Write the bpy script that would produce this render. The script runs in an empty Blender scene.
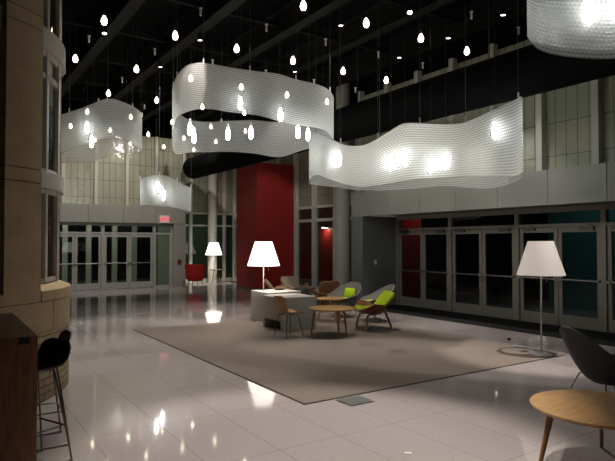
import bpy, bmesh, math, random
from mathutils import Vector, Matrix
random.seed(7)
C = bpy.context.scene.collection
PI = math.pi
def R(a): return math.radians(a)

# ---------------------------------------------------------------- camera
F = 562.0; CAMZ = 1.8; YAW = R(33.5); PITCH = R(1.27)
cd = bpy.data.cameras.new('camera'); cam = bpy.data.objects.new('camera', cd); C.objects.link(cam)
cd.sensor_width = 36; cd.lens = 36*F/615; cd.clip_end = 200; cd.clip_start = 0.05
cam.location = (0, 0, CAMZ); cam.rotation_euler = (R(90)+PITCH, 0, -YAW)
bpy.context.scene.camera = cam
CM = cam.rotation_euler.to_matrix()
FWD = Vector((math.sin(YAW), math.cos(YAW), 0)); RGT = Vector((math.cos(YAW), -math.sin(YAW), 0))
def ray(x, y): return CM @ Vector(((x-307.5)/F, -(y-230.5)/F, -1))
def P(x, y, d):                      # point seen at pixel x,y at forward distance d
    r = ray(x, y); return Vector((0, 0, CAMZ)) + r*(d/r.dot(FWD))
def PZ(x, y, z):                     # point seen at pixel x,y at height z
    r = ray(x, y); return Vector((0, 0, CAMZ)) + r*((z-CAMZ)/r.z)
def LD(lat, d, z=0): return RGT*lat + FWD*d + Vector((0, 0, z))
# ---------------------------------------------------------------- materials
def mat(name, col, rough=.5, metal=0, spec=.5, noise=None, bump=0, emit=None, estr=0, bscale=40):
    m = bpy.data.materials.new(name); m.use_nodes = True
    nt = m.node_tree; b = nt.nodes['Principled BSDF']
    b.inputs['Base Color'].default_value = (*col, 1); b.inputs['Roughness'].default_value = rough
    b.inputs['Metallic'].default_value = metal; b.inputs['Specular IOR Level'].default_value = spec
    tc = nt.nodes.new('ShaderNodeTexCoord')
    if noise:
        n = nt.nodes.new('ShaderNodeTexNoise'); n.inputs['Scale'].default_value = noise[0]; n.inputs['Detail'].default_value = 5
        mp = nt.nodes.new('ShaderNodeMapping'); mp.inputs['Scale'].default_value = noise[2] if len(noise) > 2 else (1, 1, 1)
        nt.links.new(tc.outputs['Object'], mp.inputs[0]); nt.links.new(mp.outputs[0], n.inputs['Vector'])
        r = nt.nodes.new('ShaderNodeValToRGB'); a = noise[1]
        r.color_ramp.elements[0].position = .3; r.color_ramp.elements[1].position = .7
        r.color_ramp.elements[0].color = (*[max(0, c*(1-a)) for c in col], 1)
        r.color_ramp.elements[1].color = (*[min(1, c*(1+a)) for c in col], 1)
        nt.links.new(n.outputs['Fac'], r.inputs[0]); nt.links.new(r.outputs[0], b.inputs['Base Color'])
    if bump:
        n2 = nt.nodes.new('ShaderNodeTexNoise'); n2.inputs['Scale'].default_value = bscale
        nt.links.new(tc.outputs['Object'], n2.inputs['Vector'])
        bp = nt.nodes.new('ShaderNodeBump'); bp.inputs['Strength'].default_value = bump; bp.inputs['Distance'].default_value = .01
        nt.links.new(n2.outputs['Fac'], bp.inputs['Height']); nt.links.new(bp.outputs[0], b.inputs['Normal'])
    if emit:
        b.inputs['Emission Color'].default_value = (*emit, 1); b.inputs['Emission Strength'].default_value = estr
    return m
M = {}
M['black'] = mat('black_paint', (.003, .003, .0031), .9, spec=.08)
M['beam'] = mat('dark_steel', (.010, .0095, .009), .8, spec=.15)
M['duct'] = mat('black_fabric', (.004, .004, .004), .9, spec=.05, noise=(6, .3))
M['header'] = mat('grey_panel', (.275, .27, .245), .45, noise=(1.2, .06))
M['greywall'] = mat('dark_grey_paint', (.15, .155, .155), .6)
M['red'] = mat('red_paint', (.36, .022, .017), .5, noise=(1, .06))
M['frame'] = mat('door_metal', (.30, .275, .235), .42, metal=.25)
M['framel'] = mat('pale_door_metal', (.36, .36, .33), .42, metal=.15)
M['white'] = mat('white_paint', (.66, .66, .61), .45)
M['postpaint'] = mat('post_paint', (.47, .465, .40), .5)
M['steel'] = mat('brushed_steel', (.45, .44, .42), .3, metal=1)
M['darksteel'] = mat('dark_steel_rod', (.16, .15, .14), .35, metal=1)
M['stone'] = mat('limestone', (.50, .37, .215), .75, noise=(3.5, .12), bump=.15, bscale=25)
M['stonejoint'] = mat('stone_joint', (.09, .06, .04), .9)
M['winwhite'] = mat('white_window_metal', (.55, .52, .47), .4)
M['carpet'] = mat('carpet_weave', (.185, .152, .128), .95, spec=.1, noise=(90, .16), bump=.5, bscale=260)
M['carpetedge'] = mat('carpet_edge', (.03, .022, .02), .8)
M['mat'] = mat('black_mat', (.010, .009, .009), .85, spec=.2, noise=(60, .5))
M['oak'] = mat('oak', (.41, .225, .08), .42, noise=(7, .22, (1, 9, 9)))
M['oakdark'] = mat('oak_leg', (.32, .16, .06), .45, noise=(7, .2, (9, 9, 1)))
M['walnut'] = mat('walnut', (.22, .085, .035), .4, noise=(8, .25, (1, 8, 8)))
M['ash'] = mat('ash_veneer', (.46, .26, .12), .4, noise=(6, .15, (1, 8, 8)))
M['barwood'] = mat('bar_wood', (.26, .11, .05), .6, noise=(5, .35, (7, 1, 1)))
M['stoolwood'] = mat('stool_wood', (.045, .020, .012), .5, noise=(6, .3))
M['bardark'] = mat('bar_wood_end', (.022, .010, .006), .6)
M['lime'] = mat('lime_fabric', (.42, .56, .015), .85, spec=.2, noise=(120, .1), bump=.2, bscale=300)
M['cream'] = mat('cream_fabric', (.55, .44, .32), .85, spec=.2, noise=(120, .08))
M['greyfab'] = mat('grey_fabric', (.15, .135, .13), .85, spec=.25, noise=(110, .12), bump=.2, bscale=300)
M['darkfab'] = mat('charcoal_fabric', (.026, .022, .022), .8, spec=.3, noise=(100, .2))
M['darkgrey'] = mat('charcoal_shell', (.075, .065, .066), .65, noise=(90, .12))
M['redfab'] = mat('red_fabric', (.36, .018, .012), .85, spec=.2, noise=(60, .1))
M['block'] = mat('pale_grey_felt', (.46, .43, .405), .8, spec=.2, noise=(70, .07), bump=.2, bscale=200)
M['shade'] = mat('white_shade', (.80, .73, .70), .6)
M['steelm'] = mat('matte_grey_metal', (.50, .48, .46), .5)
M['brushed'] = mat('floor_plate', (.30, .31, .30), .3, metal=.9)
M['paper'] = mat('paper', (.85, .83, .8), .6)
M['switch'] = mat('switch_plate', (.7, .69, .64), .4)
M['redbox'] = mat('dark_red_plastic', (.14, .012, .01), .4)
M['concrete'] = mat('outside_ground', (.16, .16, .15), .7)
M['teal'] = mat('teal_wall', (.09, .20, .21), .7)
M['greenwall'] = mat('pale_green_wall', (.30, .36, .27), .7)
M['outdark'] = mat('outside_dark', (.02, .02, .022), .8)
M['lens'] = mat('lamp_lens', (.9, .9, .9), .3, emit=(1, .93, .82), estr=10)
M['bulb'] = mat('lit_bulb', (1, 1, 1), .3, emit=(1, .84, .58), estr=11)
M['tubebulb'] = mat('lit_tube', (1, 1, 1), .3, emit=(.94, 1, .96), estr=40)
M['shadelit'] = mat('lit_white_shade', (.9, .88, .84), .6, emit=(1, .95, .88), estr=2.4)
M['exitface'] = mat('exit_face', (.55, .50, .46), .5, emit=(1, .75, .7), estr=.12)
M['exitred'] = mat('exit_letter', (.8, .02, .05), .5, emit=(1, .03, .12), estr=.9)
M['porcelain'] = mat('white_socket', (.75, .74, .70), .4)
M['cord'] = mat('black_cord', (.02, .02, .02), .6)
M['cable'] = mat('steel_cable', (.12, .12, .115), .4, metal=.6)

def glass_mat(name, tint=.82, ior=1.5, wob=0):
    m = bpy.data.materials.new(name); m.use_nodes = True; nt = m.node_tree; nt.nodes.clear()
    o = nt.nodes.new('ShaderNodeOutputMaterial'); mx = nt.nodes.new('ShaderNodeMixShader')
    t = nt.nodes.new('ShaderNodeBsdfTransparent'); t.inputs[0].default_value = (tint*.94, tint, tint*.97, 1)
    g = nt.nodes.new('ShaderNodeBsdfGlossy'); g.inputs['Roughness'].default_value = .01
    f = nt.nodes.new('ShaderNodeFresnel'); f.inputs[0].default_value = ior
    ge = nt.nodes.new('ShaderNodeNewGeometry'); sb = nt.nodes.new('ShaderNodeMath'); sb.operation = 'SUBTRACT'; sb.inputs[0].default_value = 1
    ml = nt.nodes.new('ShaderNodeMath'); ml.operation = 'MULTIPLY'
    nt.links.new(ge.outputs['Backfacing'], sb.inputs[1]); nt.links.new(sb.outputs[0], ml.inputs[0]); nt.links.new(f.outputs[0], ml.inputs[1])
    nt.links.new(ml.outputs[0], mx.inputs[0]); nt.links.new(t.outputs[0], mx.inputs[1]); nt.links.new(g.outputs[0], mx.inputs[2])
    nt.links.new(mx.outputs[0], o.inputs[0]); return m
M['glass'] = glass_mat('door_glass', .72, 1.5)

def floor_mat():
    m = bpy.data.materials.new('polished_terrazzo'); m.use_nodes = True; nt = m.node_tree; b = nt.nodes['Principled BSDF']
    tc = nt.nodes.new('ShaderNodeTexCoord')
    n = nt.nodes.new('ShaderNodeTexNoise'); n.inputs['Scale'].default_value = 60; n.inputs['Detail'].default_value = 6
    nt.links.new(tc.outputs['Object'], n.inputs['Vector'])
    r = nt.nodes.new('ShaderNodeValToRGB'); r.color_ramp.elements[0].position = .3; r.color_ramp.elements[1].position = .7
    r.color_ramp.elements[0].color = (.33, .29, .285, 1); r.color_ramp.elements[1].color = (.41, .365, .36, 1)
    nt.links.new(n.outputs['Fac'], r.inputs[0])
    mp = nt.nodes.new('ShaderNodeMapping'); mp.inputs['Location'].default_value = (.08, .72, 0)
    nt.links.new(tc.outputs['Object'], mp.inputs[0])
    br = nt.nodes.new('ShaderNodeTexBrick'); br.offset = 0; br.inputs['Scale'].default_value = 1
    br.inputs['Brick Width'].default_value = .65; br.inputs['Row Height'].default_value = 1.24; br.inputs['Mortar Size'].default_value = .0035
    br.inputs['Mortar Smooth'].default_value = .2
    br.inputs['Color1'].default_value = (1, 1, 1, 1); br.inputs['Color2'].default_value = (.965, .965, .965, 1); br.inputs['Mortar'].default_value = (.62, .58, .56, 1)
    nt.links.new(mp.outputs[0], br.inputs['Vector'])
    mx = nt.nodes.new('ShaderNodeMix'); mx.data_type = 'RGBA'; mx.blend_type = 'MULTIPLY'; mx.inputs[0].default_value = 1
    nt.links.new(r.outputs[0], mx.inputs[6]); nt.links.new(br.outputs['Color'], mx.inputs[7]); nt.links.new(mx.outputs[2], b.inputs['Base Color'])
    n2 = nt.nodes.new('ShaderNodeTexNoise'); n2.inputs['Scale'].default_value = 2.2; n2.inputs['Detail'].default_value = 3
    nt.links.new(tc.outputs['Object'], n2.inputs['Vector'])
    rr = nt.nodes.new('ShaderNodeMapRange'); rr.inputs[1].default_value = .3; rr.inputs[2].default_value = .7
    rr.inputs[3].default_value = .035; rr.inputs[4].default_value = .085
    nt.links.new(n2.outputs['Fac'], rr.inputs[0]); nt.links.new(rr.outputs[0], b.inputs['Roughness'])
    b.inputs['Specular IOR Level'].default_value = .6
    bp = nt.nodes.new('ShaderNodeBump'); bp.inputs['Strength'].default_value = .25; bp.inputs['Distance'].default_value = .003
    nt.links.new(br.outputs['Fac'], bp.inputs['Height']); bp.invert = True
    nt.links.new(bp.outputs[0], b.inputs['Normal'])
    return m
M['floor'] = floor_mat()

def panel_mat():                      # cast-glass wall panels: fine vertical and horizontal seams, slightly rippled gloss
    m = bpy.data.materials.new('cast_glass_panel'); m.use_nodes = True; nt = m.node_tree; b = nt.nodes['Principled BSDF']
    uv = nt.nodes.new('ShaderNodeUVMap')
    br = nt.nodes.new('ShaderNodeTexBrick'); br.offset = 0; br.inputs['Scale'].default_value = 1
    br.inputs['Brick Width'].default_value = .234; br.inputs['Row Height'].default_value = .67; br.inputs['Mortar Size'].default_value = .009
    br.inputs['Mortar Smooth'].default_value = .3
    br.inputs['Color1'].default_value = (.36, .365, .28, 1); br.inputs['Color2'].default_value = (.33, .337, .26, 1); br.inputs['Mortar'].default_value = (.11, .105, .075, 1)
    nt.links.new(uv.outputs[0], br.inputs['Vector']); nt.links.new(br.outputs['Color'], b.inputs['Base Color'])
    b.inputs['Roughness'].default_value = .12; b.inputs['Specular IOR Level'].default_value = .6
    n = nt.nodes.new('ShaderNodeTexNoise'); n.inputs['Scale'].default_value = 6; n.inputs['Detail'].default_value = 2
    nt.links.new(uv.outputs[0], n.inputs['Vector'])
    bp = nt.nodes.new('ShaderNodeBump'); bp.inputs['Strength'].default_value = .35; bp.inputs['Distance'].default_value = .03
    nt.links.new(n.outputs['Fac'], bp.inputs['Height']); nt.links.new(bp.outputs[0], b.inputs['Normal'])
    return m
M['panel'] = panel_mat()

def brick_mat():
    m = bpy.data.materials.new('pale_brick'); m.use_nodes = True; nt = m.node_tree; b = nt.nodes['Principled BSDF']
    uv = nt.nodes.new('ShaderNodeUVMap')
    br = nt.nodes.new('ShaderNodeTexBrick'); br.inputs['Scale'].default_value = 1
    br.inputs['Brick Width'].default_value = .20; br.inputs['Row Height'].default_value = .082; br.inputs['Mortar Size'].default_value = .006
    br.inputs['Color1'].default_value = (.50, .39, .23, 1); br.inputs['Color2'].default_value = (.43, .33, .19, 1); br.inputs['Mortar'].default_value = (.12, .085, .05, 1)
    nt.links.new(uv.outputs[0], br.inputs['Vector']); nt.links.new(br.outputs['Color'], b.inputs['Base Color'])
    b.inputs['Roughness'].default_value = .8
    bp = nt.nodes.new('ShaderNodeBump'); bp.inputs['Strength'].default_value = .5; bp.inputs['Distance'].default_value = .006; bp.invert = True
    nt.links.new(br.outputs['Fac'], bp.inputs['Height']); nt.links.new(bp.outputs[0], b.inputs['Normal'])
    return m
M['brick'] = brick_mat()

def veil_mat():                       # woven translucent scales with open gaps
    m = bpy.data.materials.new('translucent_mesh_veil'); m.use_nodes = True; nt = m.node_tree; nt.nodes.clear()
    o = nt.nodes.new('ShaderNodeOutputMaterial'); uv = nt.nodes.new('ShaderNodeUVMap')
    sp = nt.nodes.new('ShaderNodeSeparateXYZ'); nt.links.new(uv.outputs[0], sp.inputs[0])
    def mth(op, x, y=None):
        n = nt.nodes.new('ShaderNodeMath'); n.operation = op
        for i, q in enumerate((x, y)):
            if q is None: continue
            if isinstance(q, (int, float)): n.inputs[i].default_value = q
            else: nt.links.new(q, n.inputs[i])
        return n.outputs[0]
    row = mth('DIVIDE', sp.outputs[1], .040)
    sv = mth('SINE', mth('MULTIPLY', row, 2*PI))
    su = mth('SINE', mth('ADD', mth('MULTIPLY', sp.outputs[0], 2*PI/.048), mth('MULTIPLY', mth('FLOOR', row), PI)))
    pat = mth('ADD', mth('MULTIPLY', sv, .62), mth('MULTIPLY', su, .38))
    mr = nt.nodes.new('ShaderNodeMapRange'); mr.inputs[1].default_value = -1; mr.inputs[2].default_value = 1
    mr.inputs[3].default_value = .26; mr.inputs[4].default_value = .76
    nt.links.new(pat, mr.inputs[0])
    bp = nt.nodes.new('ShaderNodeBump'); bp.inputs['Strength'].default_value = .5; bp.inputs['Distance'].default_value = .01
    nt.links.new(pat, bp.inputs['Height'])
    tr = nt.nodes.new('ShaderNodeBsdfTransparent')
    tl = nt.nodes.new('ShaderNodeBsdfTranslucent'); tl.inputs[0].default_value = (.90, .89, .87, 1)
    df = nt.nodes.new('ShaderNodeBsdfDiffuse'); df.inputs[0].default_value = (.88, .86, .85, 1)
    gl = nt.nodes.new('ShaderNodeBsdfGlossy'); gl.inputs['Roughness'].default_value = .3; gl.inputs[0].default_value = (.9, .9, .9, 1)
    rf = nt.nodes.new('ShaderNodeBsdfRefraction'); rf.inputs['Roughness'].default_value = .9; rf.inputs['IOR'].default_value = 1.22; rf.inputs[0].default_value = (.95, .95, .94, 1)
    for x in (tl, df, gl): nt.links.new(bp.outputs[0], x.inputs['Normal'])
    def mixs(f, x, y):
        n = nt.nodes.new('ShaderNodeMixShader'); n.inputs[0].default_value = f
        nt.links.new(x.outputs[0], n.inputs[1]); nt.links.new(y.outputs[0], n.inputs[2]); return n
    b2 = mixs(.17, mixs(.12, mixs(.42, tl, df), gl), rf)
    mx = nt.nodes.new('ShaderNodeMixShader'); nt.links.new(mr.outputs[0], mx.inputs[0])
    nt.links.new(tr.outputs[0], mx.inputs[1]); nt.links.new(b2.outputs[0], mx.inputs[2]); nt.links.new(mx.outputs[0], o.inputs[0])
    return m
M['veil'] = veil_mat()

# ---------------------------------------------------------------- mesh helpers
def box(bm, x0, x1, y0, y1, z0, z1):
    v = [bm.verts.new(p) for p in ((x0,y0,z0),(x1,y0,z0),(x1,y1,z0),(x0,y1,z0),(x0,y0,z1),(x1,y0,z1),(x1,y1,z1),(x0,y1,z1))]
    for f in ((3,2,1,0),(4,5,6,7),(0,1,5,4),(1,2,6,5),(2,3,7,6),(3,0,4,7)): bm.faces.new([v[i] for i in f])
def tube(bm, pts, r, seg=8, caps=True):
    pts = [Vector(p) for p in pts]; n = len(pts)
    rs = r if isinstance(r, (list, tuple)) else [r]*n
    rings = []; ref = None
    for i, p in enumerate(pts):
        t = (pts[min(i+1, n-1)]-pts[max(i-1, 0)]).normalized()
        if ref is None:
            ref = Vector((1, 0, 0)) if abs(t.x) < .9 else Vector((0, 1, 0))
        u = (ref - t*ref.dot(t)).normalized(); ref = u; w = t.cross(u)
        rings.append([bm.verts.new(p+(u*math.cos(2*PI*k/seg)+w*math.sin(2*PI*k/seg))*rs[i]) for k in range(seg)])
    for a, b in zip(rings, rings[1:]):
        for k in range(seg): bm.faces.new((a[k], a[(k+1) % seg], b[(k+1) % seg], b[k]))
    if caps:
        bm.faces.new(rings[0][::-1]); bm.faces.new(rings[-1])
def lathe(bm, prof, seg=24, cx=0, cy=0, caps=True, sx=1, sy=1):
    rings = []
    for r, z in prof:
        rings.append([bm.verts.new((cx+sx*r*math.cos(2*PI*k/seg), cy+sy*r*math.sin(2*PI*k/seg), z)) for k in range(seg)])
    for a, b in zip(rings, rings[1:]):
        for k in range(seg): bm.faces.new((a[k], a[(k+1) % seg], b[(k+1) % seg], b[k]))
    if caps:
        bm.faces.new(rings[0][::-1]); bm.faces.new(rings[-1])
def surf(bm, fn, nu, nv, thick=0.0):
    g = [[bm.verts.new(fn(i/nu, j/nv)) for j in range(nv+1)] for i in range(nu+1)]
    fs = [bm.faces.new((g[i][j], g[i+1][j], g[i+1][j+1], g[i][j+1])) for i in range(nu) for j in range(nv)]
    bm.normal_update()
    if thick: bmesh.ops.solidify(bm, geom=fs, thickness=thick)
def catmull(pts, per=8, closed=False):
    out = []; n = len(pts)
    for i in range(n if closed else n-1):
        p = [pts[(i+k-1) % n] if closed else pts[min(max(i+k-1, 0), n-1)] for k in range(4)]
        for s in range(per):
            t = s/per
            out.append(tuple(.5*((2*b)+(-a+c)*t+(2*a-5*b+4*c-d)*t*t+(-a+3*b-3*c+d)*t**3) for a, b, c, d in zip(*p)))
    if not closed: out.append(tuple(pts[-1]))
    return out
def obj(name, bm, m, parent=None, smooth=False, bevel=0, loc=None, rotz=0, subsurf=0):
    bmesh.ops.recalc_face_normals(bm, faces=bm.faces)
    me = bpy.data.meshes.new(name); bm.to_mesh(me); bm.free(); me.materials.append(m)
    o = bpy.data.objects.new(name, me); C.objects.link(o)
    if smooth:
        for p in me.polygons: p.use_smooth = True
        md = o.modifiers.new('split', 'EDGE_SPLIT'); md.split_angle = R(50)
    if bevel:
        md = o.modifiers.new('bev', 'BEVEL'); md.width = bevel; md.segments = 3; md.limit_method = 'ANGLE'
    if parent: o.parent = parent
    if loc is not None: o.location = loc
    o.rotation_euler = (0, 0, rotz)
    return o
def B(): return bmesh.new()
def tag(o, label, cat, group=None, kind=None):
    o['label'] = label; o['category'] = cat
    if group: o['group'] = group
    if kind: o['kind'] = kind
    return o
def thing(name, label, cat, loc=(0, 0, 0), rotz=0, group=None):
    o = bpy.data.objects.new(name, None); C.objects.link(o); o.empty_display_size = .1
    o.location = loc; o.rotation_euler = (0, 0, rotz); return tag(o, label, cat, group)
def struct(name, bm, m, label=None, cat=None, parent=None, smooth=False, loc=None, rotz=0, bevel=0):
    o = obj(name, bm, m, parent, smooth, bevel, loc, rotz)
    if parent is None: tag(o, label, cat, kind='structure')
    return o
def dup(root, loc, rotz, label, group=None):
    def cp(o, par):
        c = o.copy(); C.objects.link(c); c.parent = par
        for ch in list(o.children): cp(ch, c)
        return c
    kids = list(root.children)
    r = root.copy(); C.objects.link(r); r.location = loc; r.rotation_euler = (0, 0, rotz); r['label'] = label
    if group: r['group'] = group
    for ch in kids: cp(ch, r)
    return r
def boxobj(name, dims, m, parent=None, bevel=0, loc=None, rotz=0):
    b = B(); box(b, *dims); return obj(name, b, m, parent, bevel=bevel, loc=loc, rotz=rotz)
def boxstruct(name, dims, m, label=None, cat=None, parent=None):
    b = B(); box(b, *dims); return struct(name, b, m, label, cat, parent)

# ================================================================ SETTING
CEIL = 7.2
boxstruct('floor', (-9, 11.3, -7, 25.6, -.12, 0), M['floor'], 'polished pale terrazzo floor of large square tiles', 'floor')
boxstruct('ceiling', (-9, 12.2, -7, 25.6, CEIL, CEIL+.1), M['black'], 'black painted ceiling high above the lobby', 'ceiling')
boxstruct('floor_outside', (11.3, 17, -7, 25.6, -.13, -.01), M['concrete'], 'dark ground beyond the glass doors on the right', 'floor')
boxstruct('floor_vestibule', (-9, 17, 25.6, 31, -.13, -.01), M['concrete'], 'dim vestibule floor beyond the far glass doors', 'floor')
# ceiling beams
def beam(n, dims, lab): boxstruct('trim_%d' % n, dims, M['beam'], lab, 'ceiling beam')
tn = 1
for x in (-1.8, -.1, 1.55, 3.25, 4.9, 6.6, 8.3, 10.0):
    b = B(); box(b, x-.13, x+.13, -6.9, 24.2, 6.55, 6.58); box(b, x-.13, x+.13, -6.9, 23.3, 7.12, 7.19); box(b, x-.015, x+.015, -6.9, 23.3, 6.58, 7.12)
    struct('trim_%d' % tn, b, M['beam'], 'dark steel ceiling beam running towards the far wall, %.1f m off the door wall' % (11.3-x), 'ceiling beam'); tn += 1
for y in (6.3, 8.8, 11.25, 13.7, 16.1, 18.6, 21):
    b = B(); box(b, -8.9, 10.3, y-.05, y+.05, 6.85, 6.95)
    struct('trim_%d' % tn, b, M['beam'], 'thin dark cross pipe under the black ceiling, %.1f m before the far wall' % (22.5-y), 'ceiling beam'); tn += 1

def panel_plane(bm, p0, axis, L, z0, z1, th, sgn):
    """flat panel wall with metre UVs; axis 'x' or 'y'; thickness to sgn side"""
    uvl = bm.loops.layers.uv.verify()
    x0, y0 = p0
    if axis == 'x': box(bm, x0, x0+L, min(y0, y0+sgn*th), max(y0, y0+sgn*th), z0, z1)
    else: box(bm, min(x0, x0+sgn*th), max(x0, x0+sgn*th), y0, y0+L, z0, z1)
    for f in bm.faces:
        for l in f.loops:
            c = l.vert.co; l[uvl].uv = ((c.x-x0) if axis == 'x' else (c.y-y0), c.z-3.235+.35)
# --- right wall (door wall)
RX = 11.3; HX = 10.0; UX = 10.4
b = B(); panel_plane(b, (UX, -6.45), 'y', 19.3, 3.235, 6.1, .1, 1)
wr = struct('wall_right', b, M['panel'], 'tall pale green cast glass panel wall above the right doors', 'wall')
y = 12.85-.08
k = 0
while y > -6:
    boxobj('post', (UX-.16, UX, y-.065, y+.065, 3.235, 6.22), M['postpaint'], wr); y -= 1.17; k += 1
boxstruct('wall_right_upper', (UX+.0, UX+.1, -6.5, 12.85, 6.1, CEIL), M['black'], 'black wall band between the right glass panels and ceiling', 'wall')
# header panels: one slab with thin shadow joints
b = B()
ys = [12.83, 11.25, 10.08, 8.91, 7.75, 6.58, 5.41, 4.24, 3.07, 1.9, .7, -1, -3, -5, -6.5]
for a, c in zip(ys, ys[1:]): box(b, HX, HX+.06, c+.006, a-.006, 2.545, 3.235)
hd = struct('wall_right_header', b, M['header'], 'grey metal header panels over the right door recess', 'wall')
boxobj('backing', (HX+.05, UX, -6.5, 12.8, 2.56, 3.225), M['greywall'], hd)
boxstruct('wall_pier', (HX, 11.42, 12.3, 12.82, 0, 2.55), M['greywall'], 'grey painted pier at the far end of the door recess', 'wall')
boxstruct('ceiling_recess', (HX+.06, RX+.2, -6.5, 12.3, 2.60, 2.7), M['greywall'], 'low dark soffit inside the right door recess', 'ceiling')
boxstruct('floor_mat_recess', (9.86, 11.22, -6.5, 12.29, 0, .012), M['mat'], 'black entrance matting along the right doors', 'floor mat')
boxstruct('wall_return', (UX+.1, 11.9, 12.75, 12.85, 3.24, CEIL), M['white'], 'upper wall return beside the far round column', 'wall')
# --- door leaf generator
dn = 1; wn = 1
def door_leaf(x0, w, m, world, rz, label, hinge, H=2.13, closer=True):
    """leaf from local x0 to x0+w ; room side is -y"""
    global dn
    b = B(); s = .095
    box(b, x0+.006, x0+s, -.022, .022, .012, H); box(b, x0+w-s, x0+w-.006, -.022, .022, .012, H)
    box(b, x0+s, x0+w-s, -.022, .022, .012, .255); box(b, x0+s, x0+w-s, -.022, .022, H-.10, H)
    d = obj('door_%d' % dn, b, m, None, bevel=.004, loc=world, rotz=rz); dn += 1
    tag(d, label, 'door', kind='structure')
    boxobj('pane', (x0+s-.005, x0+w-s+.005, -.004, .004, .25, H-.095), M['glass'], d)
    b = B(); tube(b, [(x0+.03, -.085, 1.015), (x0+w-.03, -.085, 1.015)], .016, 8)
    for q in (x0+.045, x0+w-.045): box(b, q-.03, q+.03, -.1, -.022, .99, 1.04)
    obj('push_bar', b, M['steel'], d, smooth=True)
    lx = x0+w-.045 if hinge < 0 else x0+.045
    b = B(); tube(b, [(lx, -.022, .86), (lx, -.036, .86)], .018, 10); tube(b, [(lx, -.022, .93), (lx, -.034, .93)], .014, 10)
    obj('lock', b, M['darksteel'], d, smooth=True)
    if closer:
        cx = x0+.28 if hinge < 0 else x0+w-.28
        b = B(); box(b, cx-.15, cx+.15, -.085, -.022, H-.06, H+.02); tube(b, [(cx+.1, -.055, H+.02), (cx+.1, -.055, H+.05), (cx-.12, -.03, H+.06)], .010, 6)
        obj('door_closer', b, M['darksteel'] if m is M['frame'] else M['steel'], d, bevel=.006)
    return d
def door_frame(L, npost, m, world, rz, label, xs, end=True):
    """frame of one double unit: xs = local x of posts"""
    global tn
    b = B(); pw = .055
    for q in (xs if end else xs[:-1]): box(b, q-pw, q+pw, -.06, .07, 0, 2.59)
    for a, c in zip(xs, xs[1:]): box(b, a+pw, c-pw, -.05, .06, 2.145, 2.22); box(b, a+pw, c-pw, -.05, .06, 2.47, 2.59)
    f = obj('trim_%d' % tn, b, m, None, loc=world, rotz=rz); tn += 1
    tag(f, label, 'door frame', kind='structure')
    for a, c in zip(xs, xs[1:]): boxobj('transom_pane', (a+pw, c-pw, -.004, .004, 2.22, 2.47), M['glass'], f)
    return f
# right wall units: local x runs -Y
Y0 = 12.26; unit = 2.03
ords = ['first', 'second', 'third', 'fourth', 'fifth', 'sixth', 'seventh', 'eighth', 'ninth', 'tenth', 'eleventh', 'twelfth']
for i in range(5):
    yw = Y0 - i*unit; W = (unit-.11)/2
    world = (RX, yw, 0)
    door_frame(unit, 2, M['frame'], world, R(-90), 'grey metal frame and transom of the %s door pair from the grey pier' % ords[i], [0, unit], end=(i == 4))
    door_leaf(.055, W, M['frame'], world, R(-90), 'glazed grey metal door, %s from the grey pier' % ords[2*i], -1)
    door_leaf(.055+W, W, M['frame'], world, R(-90), 'glazed grey metal door, %s from the grey pier' % ords[2*i+1], 1)
boxstruct('wall_right_near', (RX-.02, RX+.1, -6.5, 2.1, 0, 2.6), M['greywall'], 'plain grey wall beyond the last right door', 'wall')

# --- far wall (left doors)
FY = 22.5
b = B(); panel_plane(b, (8.65-14.04, FY-.1), 'x', 14.04, 3.27, 6.1, .1, 1)
wf = struct('wall_far', b, M['panel'], 'pale green cast glass panels above the far doors', 'wall')
for i in range(13):
    q = 8.6-1.17*i; boxobj('post', (q-.06, q+.06, FY-.22, FY-.1, 3.27, 6.1), M['postpaint'], wf)
boxstruct('wall_far_upper', (-9, 12.0, 24.25, 24.35, 6.1, CEIL), M['black'], 'black wall band between the far glass panels and ceiling', 'wall')
boxstruct('wall_far_soffit', (-9, 8.7, FY-.12, 24.3, 6.1, 6.2), M['black'], 'black ledge on top of the far panels', 'wall')
b = B()
xs = [8.66, 7.4, 6.1, 4.8, 3.5, 2.2, .9, -.4, -1.7, -3, -4.3, -5.39]
for a, c in zip(xs, xs[1:]): box(b, c+.006, a-.006, FY-.25, FY-.19, 2.59, 3.27)
h2 = struct('wall_far_header', b, M['header'], 'grey metal header panels over the far doors', 'wall')
boxobj('backing', (-5.39, 8.66, FY-.19, FY+.2, 2.6, 3.265), M['greywall'], h2)
boxstruct('wall_far_pier', (8.16, 8.68, FY-.22, 24.3, 0, 2.59), M['header'], 'grey pier right of the far doors', 'wall')
boxstruct('wall_far_blank', (-9, 1.34, FY-.1, FY+.1, 0, 2.59), M['greywall'], 'grey wall left of the far doors', 'wall')
boxstruct('wall_far_blank_upper', (-9, -5.39, FY-.1, FY, 2.59, 6.1), M['greywall'], 'grey wall above the left end of the far wall', 'wall')
for i, xw in enumerate((1.34, 3.365, 5.39)):
    W = (2.025-.11)/2; world = (xw, FY, 0)
    nm = ['hidden', 'left', 'right'][i]
    posts = [0, 2.025] if i < 2 else [0, 2.025, 2.77]
    door_frame(2.0, 2, M['framel'], world, 0, ['pale metal frame of the far door pair behind the stone rotunda', 'pale metal frame of the far door pair next to the stone rotunda', 'pale metal frame of the far door pair and sidelight by the exit sign'][i], posts, end=(i == 2))
    door_leaf(.055, W, M['framel'], world, 0, ['pale glazed far door, deepest behind the stone rotunda', 'pale glazed far door nearest the stone rotunda edge', 'third pale glazed far door from the rotunda, right of the middle post'][i], -1, closer=False)
    door_leaf(.055+W, W, M['framel'], world, 0, ['pale glazed far door, just hidden behind the stone rotunda', 'second pale glazed far door from the rotunda, left of middle post', 'fourth pale glazed far door, beside the narrow sidelight'][i], 1, closer=False)
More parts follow.
